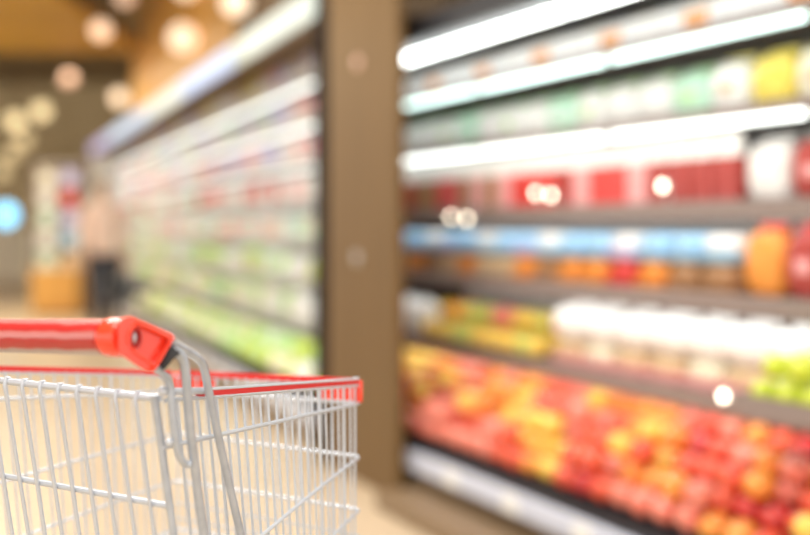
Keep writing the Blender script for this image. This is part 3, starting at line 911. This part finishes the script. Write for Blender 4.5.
def slot():
    mb = MB(); view = Vector((-.25, 1, -.11)).normalized()
    pts = [(136.5+4.2*math.cos(a), 338+8.8*math.sin(a)) for a in [2*PI*i/16 for i in range(16)]]
    mb.tube([W(P(x, y, depth(x))+view*.0045) for x, y in pts+pts[:1]], .0011, 6, caps=False)
    o = len(mb.v)
    for d, k in ((.0050, 1), (.0066, .9)):
        for x, y in pts: mb.v.append(tuple(W(P(136.5+(x-136.5)*k, 338+(y-338)*k, depth(x))+view*d)))
    for i in range(16): mb.face((o+i, o+(i+1) % 16, o+16+(i+1) % 16, o+16+i))
    mb.face([o+16+i for i in range(16)])
    return mb
both(slot, 'cap_slot', M['reddark'], hand)
def screw():
    return MB().sphere(W(P(134.2, 337.5, depth(134)+.004)), .0024, 10, (.8, 1, 2.2))
both(screw, 'slot_screw', M['zinc'], hand)
def brk():
    mb = MB(); v = Vector((-.25, 1, -.11)).normalized()
    pts = [(166, 344), (171, 346), (181, 352.5), (178, 356), (173, 359.5), (166, 369), (161, 371), (155, 366)]
    n = len(pts); 
    for d in (0, .020):
        for x, y in pts: mb.v.append(tuple(W(P(x, y, 1.012)+v*d)))
    mb.face(range(n)); mb.face([n+i for i in range(n)][::-1])
    for i in range(n): mb.face((i, (i+1) % n, n+(i+1) % n, n+i))
    return mb
both(brk, 'handle_bracket', M['blackp'], hand, bevel=.0015)
# --- frame tubes
def tb(pts, r, n=12):
    def f(): return MB().tube(smooth([W(P(*p)) for p in pts], 6), r, n)
    return f
both(tb([(152, 366, 1.0), (159, 371, 1.015), (166, 377.5, 1.03), (170, 386, 1.035), (171.3, 396, 1.036), (172.5, 415, 1.038), (175, 437, 1.042), (178.5, 453, 1.047), (183, 461.5, 1.052), (187, 464.5, 1.056), (192, 464, 1.056)], .0037), 'hook_wire', M['zinc_t'], cart)
# down tubes run on to the chassis
bpts = [P(172, 350, 1.02), P(178, 353, 1.028), P(182.5, 358, 1.033), P(185, 367, 1.036), P(187.5, 395, 1.043), P(191.5, 440, 1.056), P(197, 485, 1.072), P(204.5, 540, 1.09), P(216, 620, 1.12)]
bl_ = Vector(bpts[-1]); bpts += [Vector((bl_.x+.03, bl_.y+.045, .42)), Vector((bl_.x+.05, bl_.y+.075, .22))]
both(lambda: MB().tube(smooth([W(p) for p in bpts], 6), .0045, 12), 'frame_tube', M['zinc_t'], cart)
cpts = [P(168, 341, 1.02), P(175, 344.5, 1.035), P(186, 350.5, 1.055), P(197, 357.5, 1.073), P(202.5, 364, 1.082), P(205.5, 375, 1.088), P(210, 397, 1.096), P(217, 430, 1.110), P(227, 475, 1.130), P(241, 535, 1.155), P(262, 620, 1.19)]
both(lambda: MB().tube(smooth([W(p) for p in cpts], 6), .0041, 12), 'brace_tube', M['zinc_t'], cart)
both(lambda: MB().tube([W(P(173.5, 391.5, 1.062)), W(P(207, 390.5, 1.108))], .0034, 12), 'hinge_sleeve', M['zinc'], cart)
# --- chassis and wheels
def chassis_side():
    mb = MB()
    mb.tube(smooth([Vector(bpts[-1])-CO, K(.16, .03, .19-H), K(.30, .045, .16-H), K(LEN+.02, .07, .155-H)], 6), .010, 12)
    mb.tube([K(.02, .015, .14-H), Vector(bpts[-1])-CO], .009, 10)
    mb.tube(smooth([K(LEN-.02, TAP, -.43), K(LEN+.0, TAP-.01, .40-H), K(LEN-.03, .065, .16-H)], 5), .007, 10)
    return mb
both(chassis_side, 'chassis_rail', M['zinc_t'], cart)
MB().tube([K(.30, .045, .16-H), K(.30, WID-.045, .16-H)], .009, 10).build('chassis_crossbar', M['zinc_t'], cart)
for (a_, b_) in ((.02, .015), (.02, WID-.015), (LEN, .07), (LEN, WID-.07)):
    cs = empty('caster'); cs.parent = cart
    c0 = K(a_, b_, -H)
    x = lu
    MB().tube([c0+Vector((0, 0, .055))-lu*.013, c0+Vector((0, 0, .055))+lu*.013], .055, 28).build('wheel', M['rubber'], cs, bevel=.004)
    for sgn in (-1, 1):
        MB().ribbon([c0+Vector((0, 0, .045))+lu*.018*sgn, c0+Vector((0, 0, .12))+lu*.018*sgn], .004, .03, up=tuple(lu)).build('fork', M['zinc_t'], cs)
    MB().tube([c0+Vector((0, 0, .118)), c0+Vector((0, 0, .15))], .02, 14).build('swivel', M['zinc_t'], cs)
